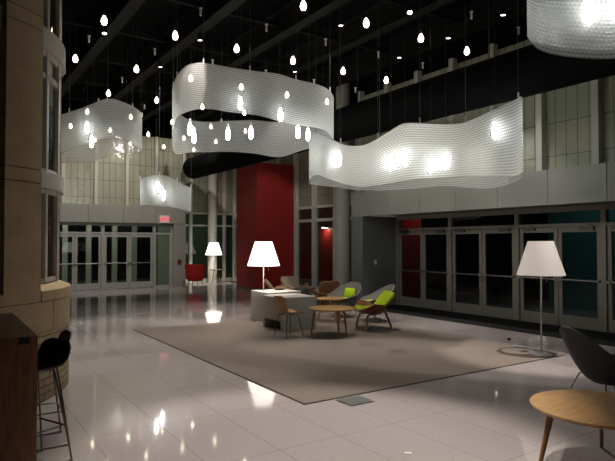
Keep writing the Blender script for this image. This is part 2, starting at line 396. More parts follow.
def window(name_label, dims_frame, panes, m, pm=None):
    global wn
    b = B()
    for d in dims_frame: box(b, *d)
    w = obj('window_%d' % wn, b, m); wn += 1; tag(w, name_label, 'window', kind='structure')
    for p in panes: boxobj('pane', p, M['glass'], w)
    return w
sx0, sx1 = 7.445, 8.105
window('narrow full height sidelight under the exit sign', [(sx0, sx0+.05, FY-.04, FY+.04, 0, 2.145), (sx1-.05, sx1, FY-.04, FY+.04, 0, 2.145), (sx0, sx1, FY-.04, FY+.04, 0, .08)],
       [(sx0+.05, sx1-.05, FY-.004, FY+.004, .08, 2.145)], M['framel'])
# vestibule behind: inner doors + green wall
boxstruct('wall_vestibule', (-2, 11, 28.4, 28.5, -.01, 4), M['outdark'], 'dark back wall of the far vestibule', 'wall')
for i, xw in enumerate((3.4, 4.38, 5.32, 6.4, 7.26)):
    boxstruct('trim_%d' % tn, (xw, xw+.21, 25.0, 25.12, -.01, 2.6), M['framel'], 'pale post inside the far vestibule, %s from the left' % ords[i], 'door frame'); tn += 1
boxstruct('trim_%d' % tn, (2.0, 8.6, 25.0, 25.12, 2.6, 2.85), M['teal'], 'teal beam inside the far vestibule', 'door frame'); tn += 1
boxstruct('ceiling_vestibule', (-2, 8.6, FY+.2, 28.4, 3.3, 3.4), M['outdark'], 'dark ceiling of the far vestibule', 'ceiling')

# --- back window wall (between far pier and red pillar), Y = 23.5
BY = 24.3; BX = 11.9
b = B(); panel_plane(b, (8.66, BY), 'x', 3.3, 3.2, 6.1, .1, 1)
wb = struct('wall_back', b, M['panel'], 'pale green cast glass panels above the back windows', 'wall')
mull = [8.7, 9.68, 11.34, 11.88]
for i, (a, c) in enumerate(zip(mull, mull[1:])):
    fr = []
    for (q0, q1) in ((a, a+.07), (c-.07, c)): fr.append((q0, q1, BY-.09, BY+.06, 0, 3.2))
    for (z0, z1) in ((0, .16), (2.56, 2.64), (3.12, 3.2)): fr.append((a+.07, c-.07, BY-.05, BY+.05, z0, z1))
    window(['slim dark window beside the far grey pier', 'wide back window behind the white round column', 'tall narrow back window right of the white round column'][i], fr,
           [(a+.07, c-.07, BY-.004, BY+.004, .16, 2.56), (a+.07, c-.07, BY-.004, BY+.004, 2.64, 3.12)], M['white'])
for q in mull: boxobj('post', (q-.07, q+.07, BY-.12, BY, 3.2, 6.1), M['white'], wb)
# --- side window wall X = 11.9 from pier to back
b = B(); panel_plane(b, (BX, 12.85), 'y', 11.5, 3.2, 6.1, .1, 1)
ws = struct('wall_side', b, M['panel'], 'pale green cast glass panels above the side windows', 'wall')
boxstruct('wall_side_upper', (BX, BX+.1, 12.85, 24.35, 6.1, CEIL), M['black'], 'black wall band above the side glass panels', 'wall')
yq = [12.85, 14.75, 16.05, 17.4, 18.7, 20, 21.3, 22.6, 24.2]
for i, (a, c) in enumerate(zip(yq, yq[1:])):
    fr = []
    for (q0, q1) in ((a, a+.09), (c-.09, c)): fr.append((BX-.14, BX+.05, q0, q1, 0, 3.2))
    for (z0, z1) in ((0, .16), (2.60, 2.70), (3.10, 3.2)): fr.append((BX-.05, BX+.05, a+.09, c-.09, z0, z1))
    window('tall dark side window, %s from the grey pier' % ords[i], fr,
           [(BX-.004, BX+.004, a+.09, c-.09, .16, 2.60), (BX-.004, BX+.004, a+.09, c-.09, 2.70, 3.10)], M['white'])
    boxobj('post', (BX-.14, BX, a-.09, a+.09, 3.2, 6.1), M['white'], ws)
# round columns
for (cx, cy, r, lab) in ((11.5, 15.2, .235, 'round white column beside the grey pier'), (10.54, 23.8, .21, 'round white column in front of the back windows')):
    b = B(); lathe(b, [(r, 0), (r, CEIL)], 32, cx, cy); struct('column', b, M['white'], lab, 'column', smooth=True)
# red pillar
b = B(); box(b, 10.1, 11.76, 18.74, 20.4, 0, 4.86)
struct('pillar', b, M['red'], 'big square dark red pillar at the back of the lobby', 'pillar', bevel=.01)
boxobj('baseboard', (10.085, 11.76, 18.725, 20.41, 0, .09), M['darksteel'], bpy.data.objects['pillar'])
# outside, beyond the glass
boxstruct('wall_outside_right', (16.2, 16.3, -7, 30, -.01, 6), M['outdark'], 'dark wall far outside the right doors', 'wall')
boxstruct('wall_outside_red', (12.4, 12.5, 12.42, 13.3, -.01, 2.9), M['red'], 'red wall slice seen through the first right doors', 'wall')
boxstruct('wall_outside_red_side', (15.6, 15.7, 20.0, 26, -.01, 4), M['red'], 'dark red wall seen through the side windows', 'wall')
boxstruct('wall_outside_teal', (14.6, 14.7, 4.2, 9.6, -.01, 3.6), M['teal'], 'wall painted teal to stand in for teal-lit space beyond the nearer right doors', 'wall')  # teal light of the outside space is put into the wall colour
boxstruct('wall_outside_back', (8, 17, 30.5, 30.6, -.01, 6), M['greenwall'], 'pale green wall beyond the back windows', 'wall')
# room closing walls behind the camera
boxstruct('wall_left', (-9.1, -9, -7, 25.6, 0, CEIL), M['greywall'], 'plain grey wall far left of the lobby', 'wall')
boxstruct('wall_near', (-9, 11.4, -7.1, -7, 0, CEIL), M['greywall'], 'plain grey wall behind the viewer', 'wall')

# --- stone rotunda on the left
RC = LD(-4.785, 6.70); RR = 1.8
def arc(bm, r0, r1, a0, a1, z0, z1, seg=None):
    """solid ring sector (r0 inner, r1 outer), angles in degrees (world), metre UVs"""
    uvl = bm.loops.layers.uv.verify()
    seg = seg or max(2, int(abs(a1-a0)/3))
    rows = []
    for i in range(seg+1):
        a = R(a0+(a1-a0)*i/seg); c, s = math.cos(a), math.sin(a)
        rows.append((a, [bm.verts.new((RC.x+r*c, RC.y+r*s, z)) for r, z in ((r0, z0), (r1, z0), (r1, z1), (r0, z1))]))
    full = abs(abs(a1-a0)-360) < .01
    for (a, p), (a2, q) in zip(rows, rows[1:]):
        for k in range(4):
            f = bm.faces.new((p[k], q[k], q[(k+1) % 4], p[(k+1) % 4]))
            for l in f.loops:
                ang = a if l.vert in p else a2
                l[uvl].uv = (ang*RR, l.vert.co.z)
    if not full:
        bm.faces.new(rows[0][1]); bm.faces.new(rows[-1][1][::-1])
W0 = -33.5
b = B(); arc(b, 1.2, RR, -180, 180, 0, .78, 120)
rot = struct('wall_rotunda', b, M['brick'], 'curved pale brick and limestone rotunda on the left', 'wall')
b = B()
for i in range(12): arc(b, 1.3, RR+.004, -180+30*i+.2-6, -180+30*(i+1)-.2-6, .785, 1.125)
obj('stone_band', b, M['stone'], rot)
b = B(); arc(b, 1.2, RR-.012, -180, 180, .76, 1.15, 90); obj('joint', b, M['stonejoint'], rot)
period = 72
pil = []
for k in range(5):
    a0, a1 = W0-26.8+k*period, W0-10.7+k*period
    b = B()
    for z0, z1 in ((1.135, 2.465), (2.477, 2.615), (2.627, 4.20), (4.212, 4.36), (4.372, 7.19)):
        arc(b, 1.25, RR+.002, a0, a1, z0, z1)
    obj('pilaster', b, M['stone'], rot)
    b = B(); arc(b, 1.3, RR-.013, a0+.3, a1-.3, 1.12, 7.19); obj('joint', b, M['stonejoint'], rot)
    c0, c1 = a1, a1+period-16.1
    b = B()                                        # sloping stone ledge under each window
    uvl = b.loops.layers.uv.verify()
    seg = 20; rows = []
    for i in range(seg+1):
        a = R(c0+.3+(c1-c0-.6)*i/seg); c, s = math.cos(a), math.sin(a)
        rows.append([b.verts.new((RC.x+r*c, RC.y+r*s, z)) for r, z in ((1.5, 1.135), (RR+.015, 1.135), (RR+.015, 1.255), (1.62, 1.33), (1.5, 1.33))])
    for p, q in zip(rows, rows[1:]):
        for j in range(5): b.faces.new((p[j], q[j], q[(j+1) % 5], p[(j+1) % 5]))
    b.faces.new(rows[0]); b.faces.new(rows[-1][::-1])
    obj('ledge', b, M['stone'], rot, bevel=.008)
    for n, (z0, z1) in enumerate(((1.33, 2.44), (2.64, 4.08), (4.33, 7.15))):
        b = B(); rw = 1.66
        arc(b, rw-.05, rw+.0, c0, c1, z0, z0+.05); arc(b, rw-.05, rw+.0, c0, c1, z1-.05, z1)
        if n: arc(b, rw-.05, rw+.0, c0, c1, z0+1.12, z0+1.19)
        mm = [c0+1.2, c0+5.5, c0+11, c0+26, c0+28.5, c0+44, c0+51, c1-1.2]
        for a in mm: arc(b, rw-.06, rw+.012, a-1.0, a+1.0, z0, z1, 2)
        w = obj('window_%d' % wn, b, M['winwhite']); wn += 1
        tag(w, ['lower', 'middle', 'upper'][n]+' curved white framed window of the rotunda, '+['facing the stools', 'facing the far doors', 'on its far side', 'on its left side', 'on its near side'][k], 'window', kind='structure')
        b = B(); arc(b, rw-.035, rw-.028, c0, c1, z0+.05, z1-.05); obj('pane', b, M['glass'], w)
    for z0, z1 in ((2.44, 2.64), (4.08, 4.33)):
        b = B(); arc(b, 1.4, 1.725, c0, c1, z0, z1); obj('spandrel', b, M['winwhite'], rot, bevel=.006)
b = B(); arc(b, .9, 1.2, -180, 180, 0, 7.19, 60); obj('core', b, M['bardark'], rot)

# wall fittings
t = boxobj('light_switch', (0, .08, -.006, .006, 0, .13), M['switch']); t.location = (10.42, 12.294, 1.19)
tag(t, 'small white switch plate on the dark recess wall', 'switch')
t = boxobj('wall_call_box', (-.07, .07, -.05, 0, -.1, .1), M['redbox'], bevel=.01); t.location = (8.4, FY-.22, 1.02)
tag(t, 'small dark red call box on the far grey pier', 'box')
t = thing('exit_sign', 'glowing red exit sign on the grey panel over the far doors', 'exit sign', (7.74, FY-.25, 2.76))
boxobj('housing', (-.2, .2, -.07, 0, -.15, .15), M['switch'], t, bevel=.01)
boxobj('face', (-.18, .18, -.076, -.068, -.13, .13), M['exitface'], t)
cu = bpy.data.curves.new('letters', 'FONT'); cu.body = 'EXIT'; cu.size = .19; cu.align_x = 'CENTER'; cu.align_y = 'CENTER'; cu.extrude = .004; cu.offset = .004
tx = bpy.data.objects.new('lettering', cu); C.objects.link(tx); bpy.context.view_layer.update(); lm = bpy.data.meshes.new_from_object(tx.evaluated_get(bpy.context.evaluated_depsgraph_get())); bpy.data.objects.remove(tx); lm.materials.clear(); lm.materials.append(M['exitred']); tx = bpy.data.objects.new('lettering', lm); C.objects.link(tx); tx.parent = t; tx.location = (0, -.082, 0); tx.rotation_euler = (R(90), 0, 0)

# black fabric duct
b = B(); r = .43
prof = [(.02, 0), (.25, .02), (.37, .08), (r, .22)]+[(r, .22+i*2.35) for i in range(1, 12)]
lathe(b, prof, 28)
for v in b.verts: v.co = Vector((v.co.x, -v.co.z, v.co.y))
d = obj('air_duct', b, M['duct'], smooth=True, loc=(8.75, 21.95, 4.85)); tag(d, 'long round black fabric air duct along the right wall', 'duct')
for y_ in (-1, -4, -7.5, -11, -15, -19):
    b = B(); tube(b, [(0, y_, .42), (0, y_, CEIL-4.85)], .012, 6); obj('hanger', b, M['cord'], d)

# ================================================================ FLOOR ITEMS
boxo = boxobj('carpet', (3.46, 8.4, 5.28, 11.7, 0.0, .010), M['carpet'], loc=(0, 0, 0)); tag(boxo, 'large taupe inlaid carpet under the lounge seating', 'carpet')
b = B()
for d4 in ((3.44, 8.42, 5.262, 5.28), (3.44, 8.42, 11.7, 11.718), (3.44, 3.46, 5.28, 11.7), (8.4, 8.42, 5.28, 11.7)): box(b, *d4, 0, .0098)
obj('edge_strip', b, M['carpetedge'], boxo)
p = PZ(355, 401, 0); fb = thing('floor_box', 'square metal floor plate at the near edge of the carpet', 'floor plate', (p.x, p.y, 0))
boxobj('rim', (-.17, .17, -.15, .15, 0, .004), M['darksteel'], fb); boxobj('lid', (-.155, .155, -.135, .135, .004, .008), M['brushed'], fb)
p = PZ(408, 453, 0); t = boxobj('paper_scrap', (-.03, .03, -.012, .012, 0, .002), M['paper'], loc=(p.x, p.y, .001), rotz=R(-40)); tag(t, 'tiny white paper scrap on the bare floor', 'scrap')
p = PZ(509, 340, 0); b = B(); lathe(b, [(.03, 0), (.03, .03), (.015, .04)], 12); t = obj('floor_stop', b, M['black'], loc=(p.x, p.y, 0), smooth=True); tag(t, 'tiny black knob on the floor near the unlit lamp', 'door stop')

# --- floor lamps (lit + unlit)
def floor_lamp(loc, label, lit):
    t = thing('floor_lamp', label, 'lamp', loc, 0, 'white floor lamps')
    b = B(); lathe(b, [(.01, .0), (.16, .0), (.165, .008), (.155, .016), (.02, .02)], 36); obj('base', b, M['steelm'], t, smooth=True)
    b = B(); tube(b, [(0, 0, .015), (0, 0, 1.30)], .0135, 12); tube(b, [(0, 0, 1.30), (0, 0, 1.74)], .009, 10); obj('pole', b, M['steelm'], t, smooth=True)
    b = B()
    n = 40; r0, r1, z0, z1 = .37, .195, 1.275, 1.82
    rg = [[b.verts.new((r*math.cos(2*PI*k/n), r*math.sin(2*PI*k/n), z)) for k in range(n)] for r, z in ((r0, z0), (r1, z1), (r1-.004, z1), (r0-.004, z0))]
    for a in range(4):
        for k in range(n): b.faces.new((rg[a][k], rg[a][(k+1) % n], rg[(a+1) % 4][(k+1) % n], rg[(a+1) % 4][k]))
    obj('lamp_shade', b, M['shadelit'] if lit else M['shade'], t, smooth=True)
    b = B()
    for k in range(3): tube(b, [(0, 0, 1.74), (.19*math.cos(2.1*k), .19*math.sin(2.1*k), 1.81)], .003, 5)
    obj('shade_spider', b, M['steel'], t)
    b = B(); tube(b, [(.11, -.03, 1.45), (.11, -.03, 1.19)], .0035, 5); tube(b, [(.11, -.03, 1.22), (.11, -.03, 1.16)], .009, 8); obj('pull_rod', b, M['steel'], t)
    b = B(); lathe(b, [(.02, 1.44), (.045, 1.50), (.05, 1.55), (.03, 1.6), (.018, 1.66)], 16, .035, 0); obj('bulb', b, M['lens'] if lit else M['porcelain'], t, smooth=True)
    if lit:
        l = bpy.data.lights.new('lamp_light', 'POINT'); l.energy = 26; l.color = (1, .86, .7); l.shadow_soft_size = .08
        lo = bpy.data.objects.new('lamp_light', l); C.objects.link(lo); lo.parent = t; lo.location = (-.1, 0, 1.52)
    return t
p = PZ(263.5, 322, .01); floor_lamp((p.x, p.y, .010), 'lit white floor lamp standing on the carpet beside the pale blocks', True)
p = PZ(541, 354.5, .01); floor_lamp((8.13, 5.48, .010), 'unlit white floor lamp on the right corner of the carpet', False)
floor_lamp((10.17, 22.8, 0), 'lit white floor lamp far away beside the red armchair', True)

# --- bar table and stools
TA = PZ(40.5, 335.5, 1.10); TB = PZ(10.5, 312.5, 1.10); tx1 = (TA.x+TB.x)/2; ty0 = TA.y; ty1 = min(TB.y, 6.38)
t = thing('bar_table', 'dark wooden bar table with finger jointed corner by the rotunda', 'bar table', (0, 0, 0))
boxobj('top', (-1.6, tx1, ty0, ty1, 1.04, 1.10), M['barwood'], t, bevel=.004)
boxobj('end_panel', (-1.6, tx1-.003, ty0, ty0+.07, 0, 1.04), M['barwood'], t)
boxobj('end_panel', (-1.6, tx1-.35, ty1-.07, ty1, 0, 1.04), M['barwood'], t)
for i in range(9): boxobj('finger_joint', (tx1-.06-.24*i-.07, tx1-.06-.24*i, ty0-.004, ty0+.004, 1.045, 1.098), M['bardark'], t)
def shell_profile(bm, prof, thick, nu=14, edge=.035):
    """one-piece shell: prof list of (x, z, halfwidth)"""
    cp = catmull(prof, 5); n = len(cp)-1
    def fn(u, v):
        x, z, w = cp[min(n, int(round(u*n)))]
        s = 2*v-1
        i = min(n, int(round(u*n))); a, c = cp[max(0, i-1)], cp[min(n, i+1)]
        tx, tz = c[0]-a[0], c[1]-a[1]; L = math.hypot(tx, tz) or 1
        nx, nz = -tz/L, tx/L
        if nz < 0 and abs(nx) < .3: nx, nz = -nx, -nz
        e = edge*abs(s)**2.4
        return Vector((x+abs(nx)*e, s*w, z+abs(nz)*e))
    surf(bm, fn, n, nu, thick)
SEAT = [(.235, .425, .10), (.225, .432, .17), (.17, .447, .205), (.05, .448, .215), (-.08, .445, .212), (-.16, .465, .20), (-.205, .53, .205), (-.232, .62, .215), (-.252, .70, .205), (-.268, .76, .165), (-.278, .79, .085)]
def shell_chair(loc, rz, label, m):
    t = thing('shell_chair', label, 'chair', loc, rz)
    b = B(); shell_profile(b, SEAT, .012); obj('seat_shell', b, m, t, smooth=True)
    for sx_, sy_ in ((1, 1), (1, -1), (-1, 1), (-1, -1)):
        b = B(); tube(b, [(.10*sx_, .10*sy_, .428), (.13*sx_, .13*sy_, .42), (.2*sx_, .205*sy_, 0)], .0095, 8); obj('leg', b, M['darksteel'], t, smooth=True)
    b = B(); tube(b, [(.10, .10, .428), (-.10, .10, .428), (-.10, -.10, .428), (.10, -.10, .428), (.10, .10, .428)], .007, 8); obj('seat_frame', b, M['darksteel'], t)
    return t
p = LD(-.36, 10.75); shell_chair((p.x, p.y, .015), R(-33.5+38), 'tan wooden shell chair on thin steel legs before the pale blocks', M['ash'])
def bar_stool(loc, rz, label):
    t = thing('bar_stool', label, 'stool', loc, rz, 'dark stools at the bar table')
    b = B(); shell_profile(b, [(x*.95, (z-.44)*.62+.755, w*.95) for x, z, w in SEAT], .012); obj('seat_shell', b, M['stoolwood'], t, smooth=True)
    for s in (1, -1):
        b = B(); tube(b, catmull([(.09, .09*s, .74), (.115, .115*s, .73), (.21, .20*s, .05), (.2, .2*s, .012), (.1, .2*s, .008), (-.1, .2*s, .008), (-.2, .2*s, .012), (-.21, .20*s, .05), (-.115, .115*s, .73), (-.09, .09*s, .74)], 4), .008, 8)
        obj('sled_leg', b, M['darksteel'], t, smooth=True)
    b = B(); tube(b, [(.172, .166, .30), (.172, -.166, .30)], .008, 8); tube(b, [(-.172, .166, .30), (-.172, -.166, .30)], .008, 8); tube(b, [(.172, .166, .30), (-.172, .166, .30)], .006, 8); tube(b, [(.172, -.166, .30), (-.172, -.166, .30)], .006, 8)
    obj('footrest', b, M['darksteel'], t)
    return t
bar_stool((.80, 5.58, 0), R(180), 'dark wooden bar stool at the bar table, farther one')
bar_stool((.68, 5.08, 0), R(205), 'dark wooden bar stool at the bar table corner, nearer one')

# --- round tables
def round_table(loc, rad, h, legs, label, rt, rf, m=M['oak'], lr=(.021, .012)):
    t = thing('coffee_table', label, 'table', loc)
    b = B(); lathe(b, [(rad-.03, h-.032), (rad-.006, h-.018), (rad, h-.008), (rad-.003, h-.001), (rad-.01, h)], 64); obj('tabletop', b, m, t, smooth=True)
    for a in legs:
        c, s = math.cos(R(a)), math.sin(R(a))
        b = B(); tube(b, [(rt*c, rt*s, h-.02), (rf*c, rf*s, 0)], [lr[0], lr[1]], 14); obj('leg', b, M['oakdark'], t, smooth=True)
    return t
q = -33.5
p = LD(2.33, 4.5); round_table((p.x, p.y, 0), .525, .5, [q+190, q+62, q+310], 'big round oak coffee table before the dark grey chair', .43, .55, lr=(.026, .014))
p = LD(.475, 10.95); round_table((p.x, p.y, .015), .445, .53, [q+167, q+286, q+43], 'round oak coffee table in front of the lime wooden chair',   .34, .41, lr=(.030, .016))
p = LD(.54, 12.85); round_table((p.x, p.y, 0.015), .34, .53, [q+45, q+165, q+285], 'smaller round oak table between the grey lime cushioned chair and blocks', .25, .30)
p = LD(-.02, 16.55); round_table((p.x, p.y, 0), .26, .48, [q+45, q+165, q+285], 'low round oak table among the cream padded chairs at back', .17, .22, M['walnut'])

# --- pale blocks
t = thing('seating_block', 'pale grey upholstered cube block with floor notch, nearer of the two', 'block seat', (5.86, 9.76, .010))
b = B(); box(b, 0, .82, 0, .82, .19, .68); obj('body', b, M['block'], t, bevel=.02)
b = B(); box(b, .42, .82, 0, .82, 0, .19); box(b, 0, .42, 0, .09, 0, .19); box(b, 0, .42, .74, .82, 0, .19); obj('foot_panel', b, M['block'], t, bevel=.004)
boxobj('notch_shade', (.40, .418, .09, .74, 0, .188), M['bardark'], t)  # dark sheet painted in for the shade deep inside the notch
t = thing('seating_block', 'pale grey upholstered cube block standing behind the notched one', 'block seat', (6.14, 10.87, .010))
b = B(); box(b, 0, .88, 0, .8, .0, .69); obj('body', b, M['block'], t, bevel=.02)
t = boxobj('dark_book', (-.09, .09, -.07, .07, 0, .03), M['darkfab'], loc=(6.72, 11.35, .70), rotz=R(20), bevel=.004); tag(t, 'small dark book lying on the farther pale block', 'book')
p = LD(-.15, 14.0); t = thing('drum_stool', 'small charcoal drum seat right behind the pale blocks', 'stool', (p.x, p.y, .011))
b = B(); lathe(b, [(.13, .03), (.17, .06), (.185, .35), (.18, .62), (.16, .67), (.02, .68)], 28); obj('body', b, M['darkfab'], t, smooth=True)
b = B(); lathe(b, [(.14, 0), (.14, .035)], 24); obj('base_ring', b, M['darksteel'], t)

# --- three legged wing chairs (two-part plywood shells)
def wing_chair(loc, rz, label, wood, pad, padback=True):
    t = thing('wing_chair', label, 'chair', loc, rz, 'three legged wooden wing chairs')
    def seatpt(u, v, off=0):
        s = 2*u-1; xf = .40*(1-.62*s*s); xb = -.27+.20*s*s
        x = xb+(xf-xb)*v
        z = .355+.17*abs(s)**2.1 - .055*math.sin(v*PI)*(1-s*s) + .03*v
        return Vector((x, s*.455, z+off))
    b = B(); surf(b, seatpt, 24, 12, .014); obj('seat_shell', b, wood, t, smooth=True)
    b = B(); surf(b, lambda u, v: seatpt(.5+(u-.5)*.56, .04+v*.90, .012+.03*(1-(2*v-1)**8*.7)), 12, 12, .03); obj('seat_pad', b, pad, t, smooth=True)
    def backpt(u, v, off=0, k=1):
        s = (2*u-1); w = (.20+.10*math.sin(min(1, v*1.15)*PI*.62))*k
        if v > .8: w *= math.sqrt(max(.05, 1-((v-.8)/.2)**2*.75))
        x = -.12-.33*v+.06*s*s; z = .36+.39*v
        return Vector((x+off*.8, s*w, z+off*.6))
    b = B(); surf(b, backpt, 14, 14, .013); obj('back_shell', b, wood, t, smooth=True)
    b = B(); surf(b, lambda u, v: backpt(u, .05+v*.92, .035, .93), 12, 14, .032); obj('back_pad', b, pad, t, smooth=True)
    for s in (1, -1):
        b = B(); tube(b, catmull([(-.05, .06*s, .30), (.10, .14*s, .315), (.19, .22*s, .30), (.23, .255*s, .2), (.26, .285*s, 0)], 4), [.02]*4+[.024]*4+[.028]*4+[.027]*4+[.015], 8)
        obj('leg', b, M['oak'] if wood is not M['walnut'] else M['ash'], t, smooth=True)
    b = B(); tube(b, catmull([(.05, 0, .295), (-.15, 0, .31), (-.25, 0, .36), (-.34, 0, .2), (-.42, 0, 0)], 4), [.02]*8+[.026]*4+[.026]*4+[.015], 8); obj('leg', b, M['oakdark'], t, smooth=True)
    return t
p = LD(1.36, 11.72); wing_chair((p.x, p.y, .018), R(q+196), 'three legged wooden wing chair with lime green pads', M['walnut'], M['lime'])
p = LD(-.80, 16.0); wing_chair((p.x, p.y, 0), R(q+5), 'cream padded wooden wing chair at back facing right, seen side on', M['ash'], M['cream'])
p = LD(-.42, 17.3); wing_chair((p.x, p.y, 0), R(q-62), 'cream padded wooden wing chair at back facing the viewer', M['ash'], M['cream'])
p = LD(.50, 15.8); wing_chair((p.x, p.y, 0), R(q+110), 'brown wooden wing chair turned away, before the round white column', M['walnut'], M['oak'])

# --- tub lounge chairs
def tub_surface(hb, hs, hf, rb, rs, rf, seat, rbot, pw=2.0, lean=.0):
    def fn(u, v):
        a = 2*PI*u; c, s = math.cos(a), math.sin(a)            # a=0 front(+x)
        wb, wf = max(0, -c)**pw, max(0, c)**1.5
        wsd = max(0, 1-wb-wf)
        hr = hb*wb+hf*wf+hs*wsd; rr = rb*wb+rf*wf+rs*wsd
        k = v; rad = rbot*min(1, k/.35) if k < .35 else rbot+(rr-rbot)*((k-.35)/.65)**.8
        z = seat+ (0 if k < .35 else (hr-seat)*((k-.35)/.65)**1.35)
        return Vector((rad*c-lean*wb*max(0, (k-.35)), rad*s, z))
    return fn
def tub_chair(loc, rz, label, mshell, lime=True, base='star'):
    t = thing('tub_chair', label, 'chair', loc, rz, 'grey tub chairs')
    b = B(); surf(b, tub_surface(.82, .54, .405, .44, .42, .36, .36, .26, 1.3, .05), 44, 12, .028)
    bmesh.ops.remove_doubles(b, verts=b.verts, dist=.0008); obj('shell', b, mshell, t, smooth=True)
    if lime:
        b = B(); lathe(b, [(.02, .37), (.25, .37), (.29, .40), (.29, .43), (.25, .455), (.02, .46)], 28); obj('seat_cushion', b, M['lime'], t, smooth=True)
        def pil(u, v):
            s, w = 2*u-1, 2*v-1; th = .055*(1-s**4)*(1-w**4)
            return Vector((-.24-.05*v+th, s*.165*(1-.12*w*w), .45+.23*v))
        b = B(); surf(b, pil, 10, 8, .05); obj('back_cushion', b, M['lime'], t, smooth=True)
    b = B(); tube(b, [(0, 0, .03), (0, 0, .36)], .025, 12); obj('stem', b, M['steel'], t, smooth=True)
    for k in range(4):
        a = R(45+90*k); b = B(); tube(b, [(0, 0, .06), (.29*math.cos(a), .29*math.sin(a), .014)], [.02, .012], 8); obj('foot', b, M['steel'], t, smooth=True)
    return t
p = LD(.86, 13.7); tub_chair((p.x, p.y, .010 if p.y < 11.7 and p.x < 8.4 else 0), R(q+228), 'grey tub chair with lime cushions behind the coffee tables, facing the viewer', M['greyfab'])
p = LD(1.55, 13.0); tub_chair((p.x, p.y, .013), R(q+195), 'grey tub chair half hidden behind the lime wooden wing chair', M['greyfab'])
# near dark lounge chair
p = LD(3.47, 6.5); t = thing('lounge_chair', 'dark grey shell lounge chair on wire legs at the right edge', 'chair', (p.x, p.y, 0), R(q+12), 'dark shell lounge chairs')
b = B(); surf(b, tub_surface(.85, .46, .43, .54, .40, .42, .20, .17, 2.2, .04), 48, 14, .022); bmesh.ops.remove_doubles(b, verts=b.verts, dist=.0008)
obj('shell', b, M['darkgrey'], t, smooth=True)
b = B(); lathe(b, [(.02, .315), (.22, .315), (.30, .36), (.31, .40), (.27, .43), (.02, .435)], 28); obj('seat_cushion', b, M['darkfab'], t, smooth=True)
for sx_, sy_ in ((1, 1), (1, -1), (-1, 1), (-1, -1)):
    b = B(); tube(b, [(.12*sx_, .13*sy_, .295), (.22*sx_, .22*sy_, .27), (.33*sx_, .30*sy_, 0)], .0095, 8); obj('leg', b, M['steel'], t, smooth=True)
b = B(); tube(b, [(.12, .13, .295), (-.12, .13, .295), (-.12, -.13, .295), (.12, -.13, .295), (.12, .13, .295)], .009, 8); obj('seat_frame', b, M['darksteel'], t)

# --- red armchair and its table far away
t = thing('red_armchair', 'red upholstered armchair near the far grey pier', 'chair', (8.78, 21.5, 0), R(q+75))
b = B(); surf(b, tub_surface(.95, .90, .50, .42, .42, .34, .28, .30, .5, .03), 40, 12, .05); bmesh.ops.remove_doubles(b, verts=b.verts, dist=.0008); obj('shell', b, M['redfab'], t, smooth=True)
b = B(); lathe(b, [(.10, .25), (.26, .27), (.34, .36), (.36, .46), (.30, .50), (.02, .51)], 28); obj('seat_cushion', b, M['redfab'], t, smooth=True)
for sx_, sy_ in ((1, 1), (1, -1), (-1, 1), (-1, -1)):
    b = B(); tube(b, [(.18*sx_, .18*sy_, .30), (.26*sx_, .26*sy_, 0)], [.02, .012], 8); obj('leg', b, M['darksteel'], t, smooth=True)
p = LD(-3.62, 22.55); t = thing('side_table', 'thin side table on splayed legs beside the red armchair', 'table', (p.x, p.y, 0), 0)
b = B(); lathe(b, [(.29, .715), (.30, .725), (.295, .74)], 32); obj('tabletop', b, M['walnut'], t, smooth=True)
for a in (20, 140, 260):
    b = B(); tube(b, [(.12*math.cos(R(a)), .12*math.sin(R(a)), .72), (.26*math.cos(R(a)), .26*math.sin(R(a)), 0)], [.018, .012], 10); obj('leg', b, M['walnut'], t, smooth=True)

# ================================================================ HANGING LIGHTS
BZ = 5.67; CZ = 5.69
cols = [2.40, 3.68, 4.95, 6.27, 7.60, 8.88]
bulb_rows = {7.6: [2, 3, 4, 5], 10.03: [0, 1, 2, 3, 4, 5], 12.45: [0, 1, 2, 3, 4, 5], 14.88: [0, 1, 2, 3, 4, 5], 17.3: [0, 1, 2, 3, 4, 5], 19.75: [0, 1, 2, 3, 4, 5], 21.95: [2, 3, 4, 5]}
def grid_bulb(label):
    t = thing('bulb_pendant', label, 'pendant light', (0, 0, 0), 0, 'lit bulbs under the black ceiling')
    b = B(); lathe(b, [(.004, -.085), (.032, -.075), (.050, -.045), (.054, -.015), (.044, .025), (.026, .06), (.017, .08)], 12); obj('bulb', b, M['bulb'], t, smooth=True)
    b = B(); lathe(b, [(.017, .08), (.02, .082), (.02, .13), (.005, .14)], 10); obj('socket', b, M['cord'], t)
    b = B(); tube(b, [(0, 0, .13), (0, 0, CEIL-BZ)], .004, 5); obj('cord', b, M['cord'], t)
    return t
proto = None
rown = ['nearest', 'second nearest', 'third nearest', 'fourth nearest', 'fifth nearest', 'second farthest', 'farthest']
for i, (y_, ks) in enumerate(sorted(bulb_rows.items())):
    for j, k in enumerate(ks):
        lab = 'lit bare bulb under the black ceiling, %s from left in the %s row' % (ords[j], rown[i])
        if proto is None: proto = grid_bulb(lab); proto.location = (cols[k], y_, BZ)
        else: dup(proto, (cols[k], y_, BZ), 0, lab)
cyl_rows = {6.4: [4, 5], 8.83: [1, 2, 3, 4, 5], 11.2: [0, 1, 2, 3, 4, 5], 13.6: [0, 1, 2, 3, 4, 5], 15.95: [0, 1, 2]}
proto = None
